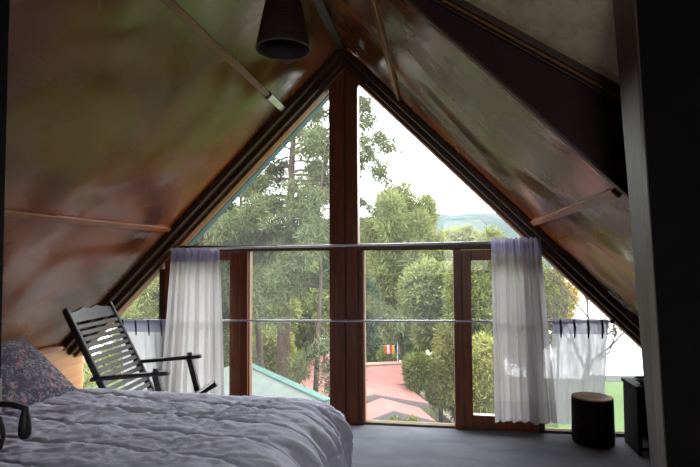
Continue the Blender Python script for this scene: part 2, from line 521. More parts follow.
# pale joint sleeve at the window end of the left batten
nv = Vector((1, 0, -1)).normalized(); pz = Vector((-1.315, 0, CC - .515)) + nv * .013
struct(MB().bar((pz.x, 3.98, pz.z), (pz.x, 4.355, pz.z), .052, .027, tuple(nv)).build('trim_19', M['steel'], bevel=.004))
struct(MB().bar((pz.x, 3.955, pz.z), (pz.x, 3.985, pz.z), .06, .034, tuple(nv)).build('trim_20', M['dark_cap'], bevel=.004))

# ------------------------------------------------------------------ windows
FY0, FY1 = 4.545, 4.645
GY = 4.63


def poly_pane(name, pts, parent, y=GY):
    k = len(pts); m = MB()
    m.v = [(x, y, z) for x, z in pts]
    m.f = [tuple(range(k))]
    return m.build(name, M['glass'], parent)


def post(name, x0, x1, z0, z1, y0=FY0, y1=FY1, mat=None, parent=None):
    o = MB().box(x0, x1, y0, y1, z0, z1).build(name, mat or M['frame'], parent, bevel=.005)
    if not parent: struct(o)
    return o


cl = lambda x: 3.16 - abs(x - RX)
# central double post, its groove and its side stops
struct(tri_prism([(-.942, FZ), (-.806, FZ), (-.806, 3.20), (-.942, 3.06)], 4.535, 4.65).build('trim_21', M['frame'], bevel=.006))
struct(tri_prism([(-.798, FZ), (-.690, FZ), (-.690, 3.09), (-.798, 3.20)], 4.535, 4.65).build('trim_22', M['frame'], bevel=.006))
struct(MB().box(-.81, -.79, 4.55, 4.64, FZ, 3.19).build('trim_23', M['beam']))
post('trim_24', -.690, -.648, FZ, 1.56, 4.545, 4.645, M['frame'])
post('trim_25', -.651, -.640, FZ, 1.56, 4.56, 4.645, M['frame2'])
# transom, both sides
post('trim_26', -2.36, -.942, 1.56, 1.615, 4.55, 4.645, M['beam'])
post('trim_27', -.690, .72, 1.56, 1.615, 4.55, 4.645, M['beam'])
# jambs
post('trim_28', -1.752, -1.682, FZ, 1.56)
post('trim_29', -1.684, -1.672, FZ, 1.56, 4.57, 4.645, M['frame2'])
post('trim_30', .108, .172, FZ, 1.56)
post('trim_31', -2.535, -2.478, FZ, cl(-2.53) - .03, 4.56, 4.645, M['beam'])
post('trim_32', .770, .815, FZ, cl(.815) - .03, 4.56, 4.645, M['beam'])
# sill strips along the carpet
for nm, a, b in (('trim_33', KL, -2.535), ('trim_34', -1.682, -.942), ('trim_35', -.640, .108), ('trim_36', .815, KR)):
    post(nm, a, b, FZ, FZ + .018, 4.57, 4.655, M['kerb'])
post('trim_37', -2.478, -1.752, FZ, FZ + .03, 4.57, 4.655, M['frame'])
post('trim_38', .172, .770, FZ, FZ + .03, 4.57, 4.655, M['frame'])

w = struct(empty('window_1')); poly_pane('window_pane', [(-.942, 1.615), (-.942, 3.0), (-2.34, 1.615)], w)
w = struct(empty('window_2')); poly_pane('window_pane', [(-.690, 1.615), (.74, 1.615), (-.690, 3.045)], w)
w = struct(empty('window_3')); poly_pane('window_pane', [(-1.682, FZ + .018), (-.942, FZ + .018), (-.942, 1.56), (-1.682, 1.56)], w)
w = struct(empty('window_4')); poly_pane('window_pane', [(-.640, FZ + .018), (.108, FZ + .018), (.108, 1.56), (-.640, 1.56)], w)


def sash(name, x0, x1, z0, z1, sl, sr, rt, rb):
    w = struct(empty(name))
    y0, y1 = 4.556, 4.63
    for nm, a, b, c, d in (('window_frame_stile', x0, x0 + sl, z0, z1), ('window_frame_stile', x1 - sr, x1, z0, z1),
                           ('window_frame_rail', x0 + sl, x1 - sr, z1 - rt, z1), ('window_frame_rail', x0 + sl, x1 - sr, z0, z0 + rb)):
        MB().box(a, b, y0, y1, c, d).build(nm, M['frame'], w, bevel=.005)
    poly_pane('window_pane', [(x0 + sl, z0 + rb), (x1 - sr, z0 + rb), (x1 - sr, z1 - rt), (x0 + sl, z1 - rt)], w, 4.60)
    return w


sash('window_5', -2.476, -1.755, FZ + .032, 1.556, .085, .10, .075, .10)
sash('window_6', .175, .768, FZ + .032, 1.556, .078, .085, .085, .085)
w = struct(empty('window_7')); poly_pane('window_pane', [(KL + .02, FZ + .018), (-2.535, FZ + .018), (-2.535, 1.405), (KL + .02, .58)], w)
w = struct(empty('window_8')); poly_pane('window_pane', [(.815, FZ + .018), (KR - .02, FZ + .018), (KR - .02, .58), (.815, 1.525)], w)

# ------------------------------------------------------------------ curtain rods
def rod(name, x0, x1, z0, z1, y, r, label):
    root = empty(name, ((x0 + x1) / 2, y, (z0 + z1) / 2))
    h = Vector(((x1 - x0) / 2, 0, (z1 - z0) / 2))
    MB().tube([-h, h], r, 10).build('rod_tube', M['metal'], root, smooth=False)
    for s in (-1, 1):
        p = h * s
        MB().box(p.x - .012, p.x + .012, -.012, .03, p.z - .016, p.z + .016).build('bracket', M['dark_cap'], root, bevel=.003)
    MB().box(RX - .012 - (x0 + x1) / 2, RX + .012 - (x0 + x1) / 2, -.004, .012, -.012, .012).build('bracket', M['metal'], root, bevel=.002)
    return tag(root, label, 'curtain rod')


rod('curtain_rod', -2.43, .80, 1.580, 1.622, 4.482, .0105, 'long grey curtain rod crossing the wall below the peak, carrying the tall curtains')
rod('curtain_rod', -2.93, 1.33,   .935, .985, 4.522, .0095, 'thin grey curtain rod at waist height carrying the two short curtains')


# ------------------------------------------------------------------ curtains
def curtain(name, label, cat, x0, x1, zt, zb_, xb0, xb1, head, folds, amp, seed, sheer, lav, hem=None, pleats=0, y=4.5, group=None, arch=0.0, back=0.0):
    rnd = random.Random(seed)
    root = empty(name, ((x0 + x1) / 2, y, zb_))
    cx = (x0 + x1) / 2
    ph = [rnd.uniform(0, 6.28) for _ in range(6)]

    def wave(u, v):
        k = 1 - v
        g = .45 + .75 * k
        s = math.sin(2 * math.pi * folds * (u + .012 * math.sin(5 * u * 6.28 + ph[0])) + ph[1] + .5 * math.sin(3 * k + ph[4]))
        s2 = math.sin(2 * math.pi * folds * .43 * u + ph[2] + k * .8)
        s3 = math.sin(2 * math.pi * folds * 1.9 * u + ph[3] + 1.2 * k)
        return amp * g * (s * .75 + .4 * s2 + .25 * s3)

    def P(u, v):        # u across, v: 0 top .. 1 bottom
        xx = (x0 + (x1 - x0) * u) * (1 - v) + (xb0 + (xb1 - xb0) * u) * v
        z = zt + (zb_ - zt) * v
        xx += .010 * math.sin(folds * 6.28 * u + ph[5]) * v
        if v > .97: z += arch * math.sin(u * 9 + ph[2])
        return Vector((xx - cx, wave(u, 1 - v) + back * v, z - zb_))
    vh = head / (zt - zb_)
    nu = int(folds * 12)
    vm = 1 - (hem / (zt - zb_) if hem else 0)
    MB().grid(lambda a, b: P(a, vh + (vm - vh) * b), nu, 30).build('sheer_drop', sheer, root, smooth=True)
    if hem:
        MB().grid(lambda a, b: P(a, vm + (1 - vm) * b) + Vector((0, -.001, 0)), nu, 5).build('hem', M['sheer3'], root, smooth=True)

    def Hd(a, b):
        p = P(a, vh * b)
        if not pleats:   # gathered on the rod: fine ruches
            p.y += .010 * math.sin(a * 6.28 * folds * 2.3 + 1) * (1 - abs(b - .5)) - .008
            if b < .05: p.z += .008 * math.sin(a * 6.28 * folds * 1.7)
        else:
            p.y *= .35
        return p
    hd_ = MB().grid(Hd, nu * (2 if not pleats else 1), 8).build('heading', lav, root, smooth=True)
    for i in range(pleats):
        u = (i + .5) / pleats if pleats != 4 or x0 > 0 else (i + .42) / pleats
        p = P(u, 0); q = P(u, vh * 1.25)
        m = MB()
        a = Vector((p.x, -.014, p.z - .004)); b = Vector((q.x + .006, -.012, q.z))
        m.tube([a, (a + b) / 2 + Vector((.004, -.004, 0)), b], [.007, .010, .005], 6)
        m.build('pleat', M['pleat'], hd_, smooth=True)
    return tag(root, label, cat, group)


curtain('sheer_curtain', 'tall white sheer curtain with lavender top beside the rocking chair', 'curtain', -2.35, -1.895, 1.585, .13, -2.45, -1.84, .115, 6, .028, 3, M['sheer'], M['lav'], y=4.435)
curtain('sheer_curtain', 'tall white sheer curtain with lavender top and hem band, nearest the log stool', 'curtain', .405, .785, 1.648, .20, .415, .885, .125, 6, .030, 5, M['sheer'], M['lav'], hem=.16, arch=.006, y=4.435)
curtain('cafe_curtain', 'short white cafe curtain with pleated lavender top behind the slatted chair', 'curtain', -2.90, -2.40, .95, .15, -2.88, -2.38, .115, 5, .012, 8, M['sheer2'], M['lav2'], pleats=4, y=4.498, back=.108)
curtain('cafe_curtain', 'short white cafe curtain with pleated lavender top behind the log stool', 'curtain', .88, 1.295, 1.005, .15, .86, 1.27, .12, 5, .009, 9, M['sheer2'], M['lav2'], pleats=4, y=4.498, back=.108)

# ------------------------------------------------------------------ pendant lamp
lp = empty('pendant_lamp', (-.835, 2.8, 2.645))
shd = MB().lathe([(.146, 0), (.149, .012), (.085, .335), (.08, .335), (.14, .012)], 40, closed=True).build('lamp_shade', M['lampshade'], lp, smooth=True)
MB().lathe([(.147, -.004), (.152, -.004), (.152, .006), (.147, .006)], 40, closed=True).build('shade_rim', M['shade_rim'], shd)
MB().lathe([(.0, .335), (.086, .335), (.086, .343), (.0, .343)], 32).build('top_disc', M['lampshade'], shd)
MB().lathe([(.0, .20), (.022, .20), (.022, .335), (.0, .335)], 16).build('socket', M['dark_cap'], lp)
MB().lathe([(.0, .08), (.02, .09), (.032, .12), (.028, .155), (.016, .20), (.0, .20)], 16).build('bulb', mat_plain('unlit_bulb', (.5, .5, .48), .25), lp, smooth=True)
MB().tube([(0, 0, .34), (.02, 0, .645)], .005, 8).build('cord', M['dark_cap'], lp)
tag(lp, 'dark cone-shaped lampshade hanging from the ridge of the ceiling', 'lamp')

# ------------------------------------------------------------------ bed, quilt, pillow
BX0, BX1, BY0, BY1 = -2.60, -.70, 1.28, 2.90
bed = empty('bed', ((BX0 + BX1) / 2, (BY0 + BY1) / 2, FZ))
ox, oy = bed.location.x, bed.location.y
hx, hy = (BX1 - BX0) / 2, (BY1 - BY0) / 2
m = MB()
m.box(-hx, hx, -hy, -hy + .035, .16, .30).box(-hx, hx, hy - .035, hy, .16, .30).box(hx - .035, hx, -hy, hy, .16, .30)
m.build('bed_frame', M['black'], bed, bevel=.006)
MB().box(-hx - .04, -hx, -hy, hy, .04, .92).build('headboard', M['black'], bed, bevel=.01)
MB().box(-hx + .01, hx - .04, -hy + .04, hy - .04, .30, .555).build('mattress', M['mattress'], bed, bevel=.05)
for sx_ in (-1, 1):
    for sy_ in (-1, 1):
        MB().box(sx_ * (hx - .04) - .035, sx_ * (hx - .04) + .035, sy_ * (hy - .04) - .035, sy_ * (hy - .04) + .035, 0, .2).build('leg', M['black'], bed, bevel=.006)
tag(bed, 'low bed with dark frame under a grey quilt', 'bed')

# quilt draped over the mattress, foot end towards the window post
QZ = .72
sxe, tyf, tyn = -.825, 2.82, 1.38
RAD = .26


def drape(r):
    q = RAD * math.pi / 2
    if r <= q: return RAD * 1.12 * math.sin(r / RAD), RAD * .85 * (1 - math.cos(r / RAD))
    return RAD * 1.12 + (r - q) * .03, RAD * .85 + (r - q)


Lx = [(-2.56 + i * (2.56 - .825 + .52) / 250) for i in range(251)]
nyq = 210
Ly = [(tyn - .40 + j * (tyf - tyn + .40 + .40) / nyq) for j in range(nyq + 1)]


def wrinkle(x, y):
    p = Vector((x * 1.0 + y * .55, y * 1.5 - x * .5, 0))
    w = 0
    a = noise.noise(p * 3.2 + Vector((3, 7, 0)))
    w += .006 * (1 - abs(a) * 2.2)
    b = noise.noise(Vector((x * 3.5 + y * 5.5 + .6 * a, y * 13 - x * 6, 2.0)))
    w += .005 * (1 - abs(b) * 2)
    c = noise.noise(Vector((x * 17, y * 26 + x * 7, 5.0)))
    w += .002 * c
    d = noise.noise(Vector((x * 1.3, y * 1.7, 9)))
    w += .014 * d
    al, ac = x * .80 + y * .60, y * .80 - x * .60
    e = noise.noise(Vector((al * 2.6 + .5 * a, ac * 15 + 1.2 * a, 3.3)))
    w += .011 * (1 - min(1, abs(e) * 3.0)) * (.6 + .8 * abs(d))
    al, ac = x * .94 - y * .34, y * .94 + x * .34
    e = noise.noise(Vector((al * 7, ac * 26 + 1.5 * b, 8.1)))
    w += .0060 * (1 - min(1, abs(e) * 2.8))
    # stitched channels
    t = (y + .10 * x + .012 * noise.noise(Vector((x * 4, y * 4, 1)))) / .235
    dd = abs(t - round(t)) * .235
    w -= .017 * math.exp(-(dd / .009) ** 2)
    t = (x - .06 * y) / .62
    dd = abs(t - round(t)) * .62
    w -= .006 * math.exp(-(dd / .014) ** 2)
    # one long loose fold running to the far corner
    fd = abs((y - 2.45) - .42 * (x + 1.75) + .05 * math.sin(x * 4))
    w += .022 * math.exp(-(fd / .05) ** 2) * max(0, 1 - abs(x + 1.75) / .8)
    return w


def qpt(u, v):
    x = Lx[int(round(u * 250))]; y = Ly[int(round(v * nyq))]
    dx = max(0, x - sxe); dy = 0; sg = 0
    if y > tyf: dy = y - tyf; sg = 1
    elif y < tyn: dy = tyn - y; sg = -1
    r = math.hypot(dx, dy)
    w = wrinkle(x, y)
    bx, by = min(x, sxe), min(max(y, tyn), tyf)
    if r < 1e-6:
        return Vector((x, y, QZ + w))
    o, dn = drape(min(r, .58))
    nx, ny = dx / r, sg * dy / r
    k = min(1, r / RAD)
    ang = math.atan2(ny, nx)
    # hanging folds at the edge
    rip = .022 * k * math.sin(22 * (x * abs(ny) + y * abs(nx)) + 4 * ang) + .012 * k * math.sin(47 * (x * abs(ny) + y * abs(nx)))
    cn = .05 * k * math.exp(-((ang - .8) / .35) ** 2)   # corner flares out
    o += rip + w * k + cn
    return Vector((bx + nx * o, by + ny * o, QZ - dn + w * (1 - k)))


ql = MB().grid(qpt, 250, nyq).build('quilt', M['quilt'], None, smooth=True, solid=.018)
tag(ql, 'rumpled grey quilt with stitched channels spread over the bed', 'quilt')

# pillow propped at the head
def pillow():
    W, H, T = .64, .50, .15
    m = MB(); nn = 28
    def pt(u, v, s):
        a, b = u * 2 - 1, v * 2 - 1
        th = ((1 - abs(a) ** 2.6) * (1 - abs(b) ** 2.6)) ** .55
        pin = 1 - .07 * (1 - abs(b) ** 2) * abs(a) ** 3
        pin2 = 1 - .07 * (1 - abs(a) ** 2) * abs(b) ** 3
        w = .012 * noise.noise(Vector((a * 2.5, b * 2.5, s * 3)))
        return Vector((a * W / 2 * pin, b * H / 2 * pin2, s * (T / 2 * th + w * th)))
    m.grid(lambda u, v: pt(u, v, 1), nn, nn)
    return m, MB().grid(lambda u, v: pt(u, v, -1), nn, nn)


pf, pb = pillow()
pr = empty('pillow', (-2.29, 2.55, .882))
pf.build('pillow_face', M['floral'], pr, smooth=True)
pb.build('pillow_back', M['pillow_dark'], pr, smooth=True)
tag(pr, 'floral mauve and grey pillow propped at the head of the bed', 'pillow')
PILLOW = pr

# ------------------------------------------------------------------ slatted lounge chair
ch = empty('rocking_chair', (-2.0, 3.53, FZ), R(5))
CW = .275
zc = lambda z: z - FZ - .012
bk = lambda z: (-.245 - (z - .728) * .53)      # back line, world z
for s in (-1, 1):
    y = s * CW
    bp_ = MB().bar((bk(1.165), y, zc(1.165)), (bk(.34), y, zc(.34)), .034, .045, (1, 0, .4)).build('back_post', M['chair'], ch, bevel=.010)
    MB().tube([(bk(1.15), y, zc(1.15)), (bk(1.172), y, zc(1.172)), (bk(1.18), y, zc(1.18))], [.024, .023, .012], 12).build('post_cap', M['chair'], bp_)
    # arm, rounded tip
    a0 = Vector((-.285, y * 1.06, zc(.724))); a1 = Vector((.24, y * 1.06, zc(.772)))
    am_ = MB().bar(a0, a1, .048, .026).build('arm', M['chair'], ch, bevel=.008)
    MB().tube([(.150, y * 1.06, zc(.755)), (.150, y * 1.06, zc(.80))], [.024, .018], 12).build('arm_cap', M['chair'], am_)
    MB().bar((.150, y * 1.06, zc(.755)), (.236, y * 1.06, zc(.44)), .038, .042, (1, 0, 0)).build('arm_post', M['chair'], ch, bevel=.006)
    MB().bar((.236, y * 1.06, zc(.46)), (.30, y * 1.06, .045), .04, .044, (1, 0, 0)).build('front_leg', M['chair'], ch, bevel=.006)
    MB().bar((.04, y * 1.06, zc(.40)), (-.34, y * 1.06, .045), .04, .044, (1, 0, 0)).build('rear_leg', M['chair'], ch, bevel=.006)
    # curved seat rail with raised front tip
    pts = [(-.02, .345), (.06, .372), (.15, .43), (.24, .50), (.31, .548), (.365, .578)]
    q = MB(); 
    for i in range(len(pts) - 1):
        q.bar((pts[i][0], y * .93, zc(pts[i][1])), (pts[i + 1][0] + .006, y * .93, zc(pts[i + 1][1]) + .004), .034, .046)
    q.build('seat_rail', M['chair'], ch, bevel=.006)
    # rocker under the legs
    rk = [(-.50 + i * .1, .018 + .16 * ((-.50 + i * .1) + .02) ** 2) for i in range(11)]
    q = MB()
    q.tube([(a, y * 1.06, b) for a, b in rk], .018, 8)
    q.build('rocker', M['chair'], ch, smooth=True)
# crest board with arched top
m = MB()
def crest(i):
    u = i / 12; yy = -CW + .01 + (2 * CW - .02) * u
    top = 1.150 + .022 * math.sin(math.pi * u) + .008 * math.cos(math.pi * 6 * u) * math.sin(math.pi * u)
    return yy, top
n0 = 0
for i in range(13):
    yy, top = crest(i)
    for zz_, off in ((1.085, -.010), (1.085, .010), (top, .010), (top, -.010)):
        m.v.append((bk(zz_) + off, yy, zc(zz_)))
for i in range(12):
    a = i * 4; b = a + 4
    for k in range(4):
        k2 = (k + 1) % 4
        m.f.append((a + k, b + k, b + k2, a + k2))
m.f.append((0, 1, 2, 3)); m.f.append((51, 50, 49, 48))
m.build('crest_rail', M['chair'], ch, bevel=.003)
for k in range(17):
    z = 1.055 - k * .0405
    x = bk(z) + .012
    MB().bar((x, -CW + .02, zc(z)), (x, CW - .02, zc(z)), .013, .030, (-.5, 0, .86)).build('slat', M['chair'], ch, bevel=.003)
spts = [(.0, .368), (.05, .392), (.10, .425), (.15, .458), (.20, .495), (.25, .53), (.30, .562), (.345, .588)]
for x, z in spts:
    MB().bar((x, -CW + .02, zc(z)), (x, CW - .02, zc(z)), .026, .012, (-.5, 0, .86)).build('slat', M['chair'], ch, bevel=.003)
MB().tube([(.236, -CW * 1.06, zc(.44)), (.236, CW * 1.06, zc(.44))], .014, 8).build('stretcher', M['chair'], ch)
MB().tube([(-.2, -CW * 1.06, zc(.21)), (-.2, CW * 1.06, zc(.21))], .014, 8).build('stretcher', M['chair'], ch)
tag(ch, 'black slatted wooden rocking chair leaning back beside the window', 'chair')

# ------------------------------------------------------------------ log stool
lg = empty('log_stool', (1.135, 4.40, FZ))
prof = [(.149, 0), (.153, .03), (.151, .12), (.150, .22), (.149, .32), (.145, .342)]
MB().lathe(prof, 48, wob=.012).build('bark', M['bark_log'], lg, smooth=False)
MB().lathe([(.0, .344), (.08, .3455), (.135, .345), (.146, .341), (.146, .336)], 48, wob=.012).build('cut_top', M['endgrain'], lg)
tag(lg, 'dark bark log stool with pale cut top standing on the carpet', 'stool')

# ------------------------------------------------------------------ open bedside shelf with a dish
sh = empty('side_table', (1.535, 4.29, FZ))
SW, SD, SH = .165, .15, .46
MB().box(-SW, -SW + .028, -SD, SD, 0, SH).build('side_panel', M['black'], sh, bevel=.004)
MB().box(SW - .028, SW, -SD, SD, 0, SH).build('side_panel', M['black'], sh, bevel=.004)
MB().box(-SW - .012, SW, -SD - .012, SD + .005, SH, SH + .026).build('table_top', M['black'], sh, bevel=.005)
MB().box(-SW + .028, SW - .028, -SD, SD, .035, .06).build('shelf', M['black'], sh, bevel=.003)
MB().box(-SW + .075, SW - .028, SD - .02, SD, .06, SH).build('back_panel', M['black'], sh, bevel=.003)
tag(sh, 'small black open-fronted side table standing beside the log stool', 'side table')
ds = empty('dish', (1.475, 4.24, FZ + SH + .026))
MB().lathe([(.0, 0), (.045, 0), (.05, .006), (.085, .03), (.082, .033), (.048, .012), (.0, .010)], 28).build('bowl', M['dark_cap'], ds, smooth=True)
MB().lathe([(.082, .030), (.087, .030), (.087, .036), (.082, .036)], 28, closed=True).build('rim', M['black'], ds)
tag(ds, 'small dark dish on the black side table', 'dish')

# ------------------------------------------------------------------ open door at the left edge
dr = struct(empty('door_1', (-1.185, 1.3, FZ)))
MB().box(-.04, 0.0, -.75, .0, .01, 2.05).build('door_leaf', M['black'], dr, bevel=.002)
MB().box(-.016, .0015, -.004, .003, 1.0, 1.09).build('latch_plate', M['steel'], dr, bevel=.001)
hz = at(25, 423, 1.27).z - FZ; kx = at(25, 424, 1.27).x + 1.185
MB().tube([(-.002, -.03, hz + .046), (kx * .6, -.03, hz + .046), (kx, -.03, hz + .038), (kx, -.03, hz + .02)], .0075, 10).build('door_handle_stem', M['dark_cap'], dr, smooth=True)
MB().lathe([(.0, -.042), (.009, -.040), (.0155, -.030), (.0165, -.012), (.013, .015), (.009, .030), (.008, .042), (.0, .044)], 14, c=(kx, -.03, hz)).build('door_handle', M['dark_cap'], dr, smooth=True)
MB().tube([(.0, -.012, hz + .01), (.010, -.012, hz + .003), (.020, -.012, hz - .022), (.022, -.012, hz - .045), (.014, -.012, hz - .075), (.0, -.012, hz - .09)], .006, 10).build('door_pull', M['dark_cap'], dr, smooth=True)
# jamb above the door leaf so the dark edge runs to the ceiling
struct(MB().box(-1.227, -1.185, 1.20, 1.30, 2.135, 2.86).build('trim_39', M['black']))

# ================================================================== OUTDOORS
def gz(x, y):
    """ground height: a slope falling to the lake, higher on the right"""
    a = -6.0 - .20 * (max(y, 10) - 10); a = max(a, -13.0)
    b = -5.0 - .165 * (max(y, 18) - 18); b = max(b, -14.3)
    t = (x / max(y, 1) - .02) / .2; t = min(1, max(0, t)); t = t * t * (3 - 2 * t)
    z = a * (1 - t) + b * t
    if y > 70: z = z + (-17 - z) * min(1, (y - 70) / 18)
    return z + .25 * noise.noise(Vector((x * .12, y * .12, 0)))


def hit(px, py):
    d = (at(px, py, 10) - EYE).normalized(); t = 5
    while t < 400:
        p = EYE + d * t
        if p.z < gz(p.x, p.y): return p
        t += .1
    return p


m = MB(); xs = [-70 + i * 2.0 for i in range(81)]; ys = [6 + j * 1.25 for j in range(70)]
m.grid(lambda u, v: (xs[int(round(u * 80))], ys[int(round(v * 69))], gz(xs[int(round(u * 80))], ys[int(round(v * 69))])), 80, 69)
struct(m.build('ground', M['ground'], smooth=True))
m = MB()
m.grid(lambda u, v: ((lambda x, y: (x, y, gz(x, y) + .12))((.20 + .24 * u) * (12 + 56 * v), 12 + 56 * v)), 30, 60)
struct(m.build('lawn', M['lawn'], smooth=True))
LAKE = -14.6
struct(MB().box(-500, 700, 45, 470, LAKE - 3, LAKE).build('lake', M['water']))
# far shore field
m = MB(); m.grid(lambda u, v: (-500 + 1200 * u, 440 + 260 * v, LAKE + .3 + 4.0 * v + .6 * noise.noise(Vector((u * 30, v * 5, 0)))), 60, 10)
struct(m.build('field', M['field'], smooth=True))
# hills
def hillz(x, y):
    t = (y - 640) / 420
    rid = 66 + 26 * noise.noise(Vector((x * .0032, 1.7, 0))) + 9 * noise.noise(Vector((x * .012, 4.2, 0))) + 30 * max(0, min(1, (x - 40) / 260))
    prof = math.sin(min(1, max(0, t)) * math.pi / 2)
    return LAKE + 2 + (rid + 16) * prof + 7 * noise.noise(Vector((x * .02, y * .02, 3))) * prof
m = MB(); m.grid(lambda u, v: ((lambda x, y: (x, y, hillz(x, y)))(-700 + 1500 * u, 640 + 460 * v)), 150, 30)
struct(m.build('hill', M['hill'], smooth=True))
# valley mist in front of the hills
n = NT('valley_mist')
vs = n.new('ShaderNodeVolumeScatter', Density=.0002, Anisotropy=.2); vs.inputs['Color'].default_value = (.55, .72, 1, 1)
n.link(vs.outputs[0], n.out.inputs['Volume'])
ms = MB().box(-520, 720, 474, 1000, LAKE + 6, 82).build('mist', n.m)
tag(ms, 'pale blue mist hanging in front of the far hills', 'mist', kind='stuff')


# foliage -----------------------------------------------------------
def blades(name, C, per, length, width, mat, parent, seed, up=0.0, droop=0.0, spread=.0, outward=None):
    rs = np.random.RandomState(seed)
    C = np.asarray(C, float)
    N = len(C) * per
    c = np.repeat(C, per, 0) + rs.normal(0, 1, (N, 3)) * spread
    d = rs.normal(0, 1, (N, 3)); d[:, 2] += up - droop
    if outward is not None: d += np.repeat(outward, per, 0)
    d /= np.linalg.norm(d, axis=1)[:, None] + 1e-9
    r = rs.normal(0, 1, (N, 3)); s = np.cross(d, r); s /= np.linalg.norm(s, axis=1)[:, None] + 1e-9
    L = length * rs.uniform(.6, 1.3, (N, 1)); W = width * rs.uniform(.7, 1.3, (N, 1))
    V = np.empty((N, 4, 3)); V[:, 0] = c; V[:, 1] = c + d * L * .5 + s * W; V[:, 2] = c + d * L; V[:, 3] = c + d * L * .5 - s * W
    me = bpy.data.meshes.new(name)
    me.vertices.add(N * 4); me.vertices.foreach_set('co', V.reshape(-1))
    me.loops.add(N * 4); me.loops.foreach_set('vertex_index', np.arange(N * 4, dtype=np.int32))
    me.polygons.add(N); me.polygons.foreach_set('loop_start', np.arange(N, dtype=np.int32) * 4)
    me.polygons.foreach_set('loop_total', np.full(N, 4, dtype=np.int32))
    me.update(calc_edges=True)
    me.materials.append(mat)
    o = bpy.data.objects.new(name, me); col.objects.link(o); o.parent = parent
    return o


def interp(pts, z):
    for a, b in zip(pts, pts[1:]):
        if a.z <= z <= b.z: return a.lerp(b, (z - a.z) / (b.z - a.z + 1e-9))
    return pts[-1] if z > pts[-1].z else pts[0]


def pine(name, label, pix, Y, r0, zlo, zhi, Lmax, nb, seed, mat, group=None, per=9, tl=.30, tw=.03, density=1.0, shape=.8, droop=.35, limbs=()):
    """conifer with an own trunk path, layered branches and needle tufts; pix is the trunk path, root first"""
    rnd = random.Random(seed)
    pts = [at(a, b, Y) for a, b in pix]
    base = Vector((pts[0].x, Y, gz(pts[0].x, Y) - .1))
    if base.z < pts[0].z - .2: pts = [base] + pts
    root = empty(name, base)
    loc = [p - base for p in pts]
    rad = [max(.025, r0 * (1 - .93 * i / (len(loc) - 1))) for i in range(len(loc))]
    MB().tube(loc, rad, 10).build('trunk', M['trunk'], root, smooth=True)
    br = MB(); tufts = []
    for i in range(nb):
        t = (i + rnd.random()) / nb
        z = zlo + (zhi - zlo) * t
        p0 = interp(pts, z) - base
        az = rnd.uniform(0, 2 * math.pi)
        L = Lmax * ((1 - t) ** shape * .85 + .18) * rnd.uniform(.6, 1.15)
        d = Vector((math.cos(az), math.sin(az), 0))
        rise = rnd.uniform(.05, .35)
        f = lambda s: p0 + d * (L * s) + Vector((0, 0, L * (rise * s - droop * s * s * 1.2)))
        br.tube([f(k / 5) for k in range(6)], [max(.012, r0 * .22 * (1 - k / 5.5) * (L / Lmax + .2)) for k in range(6)], 5, cap=False)
        nt = max(3, int(L * 9 * density))
        for k in range(nt):
            s = rnd.uniform(.25, 1.0) ** .8
            side = Vector((-d.y, d.x, 0)) * rnd.uniform(-1, 1) * L * .24 * (1.15 - s * .6)
            p = f(s) + side + Vector((0, 0, rnd.uniform(-.12, .10) - abs(side.length) * .25))
            tufts.append(p)
            if rnd.random() < .25: br.tube([f(max(.1, s - .15)), p], [.014, .006], 4, cap=False)
    for lm in limbs:    # limbs seen in the photo: pixel path, radius
        q = [at(a, b, Y + dz) - base for a, b, dz in lm[0]]
        MB().tube(q, [lm[1] * (1 - .75 * k / (len(q) - 1)) for k in range(len(q))], 7).build('limb', M['trunk'], root, smooth=True)
        for k in range(int(lm[2])):
            s = rnd.uniform(.35, 1.0) * (len(q) - 1); a = int(min(s, len(q) - 2))
            p = q[a].lerp(q[a + 1], s - a) + Vector((rnd.gauss(0, .22), rnd.gauss(0, .3), rnd.gauss(-.12, .16)))
            tufts.append(p)
    br.build('branches', M['trunk'], root, smooth=True)
    blades('foliage', [tuple(p) for p in tufts], per, tl, tw, mat, root, seed, droop=.25, spread=.07)
    return tag(root, label, 'tree', group)


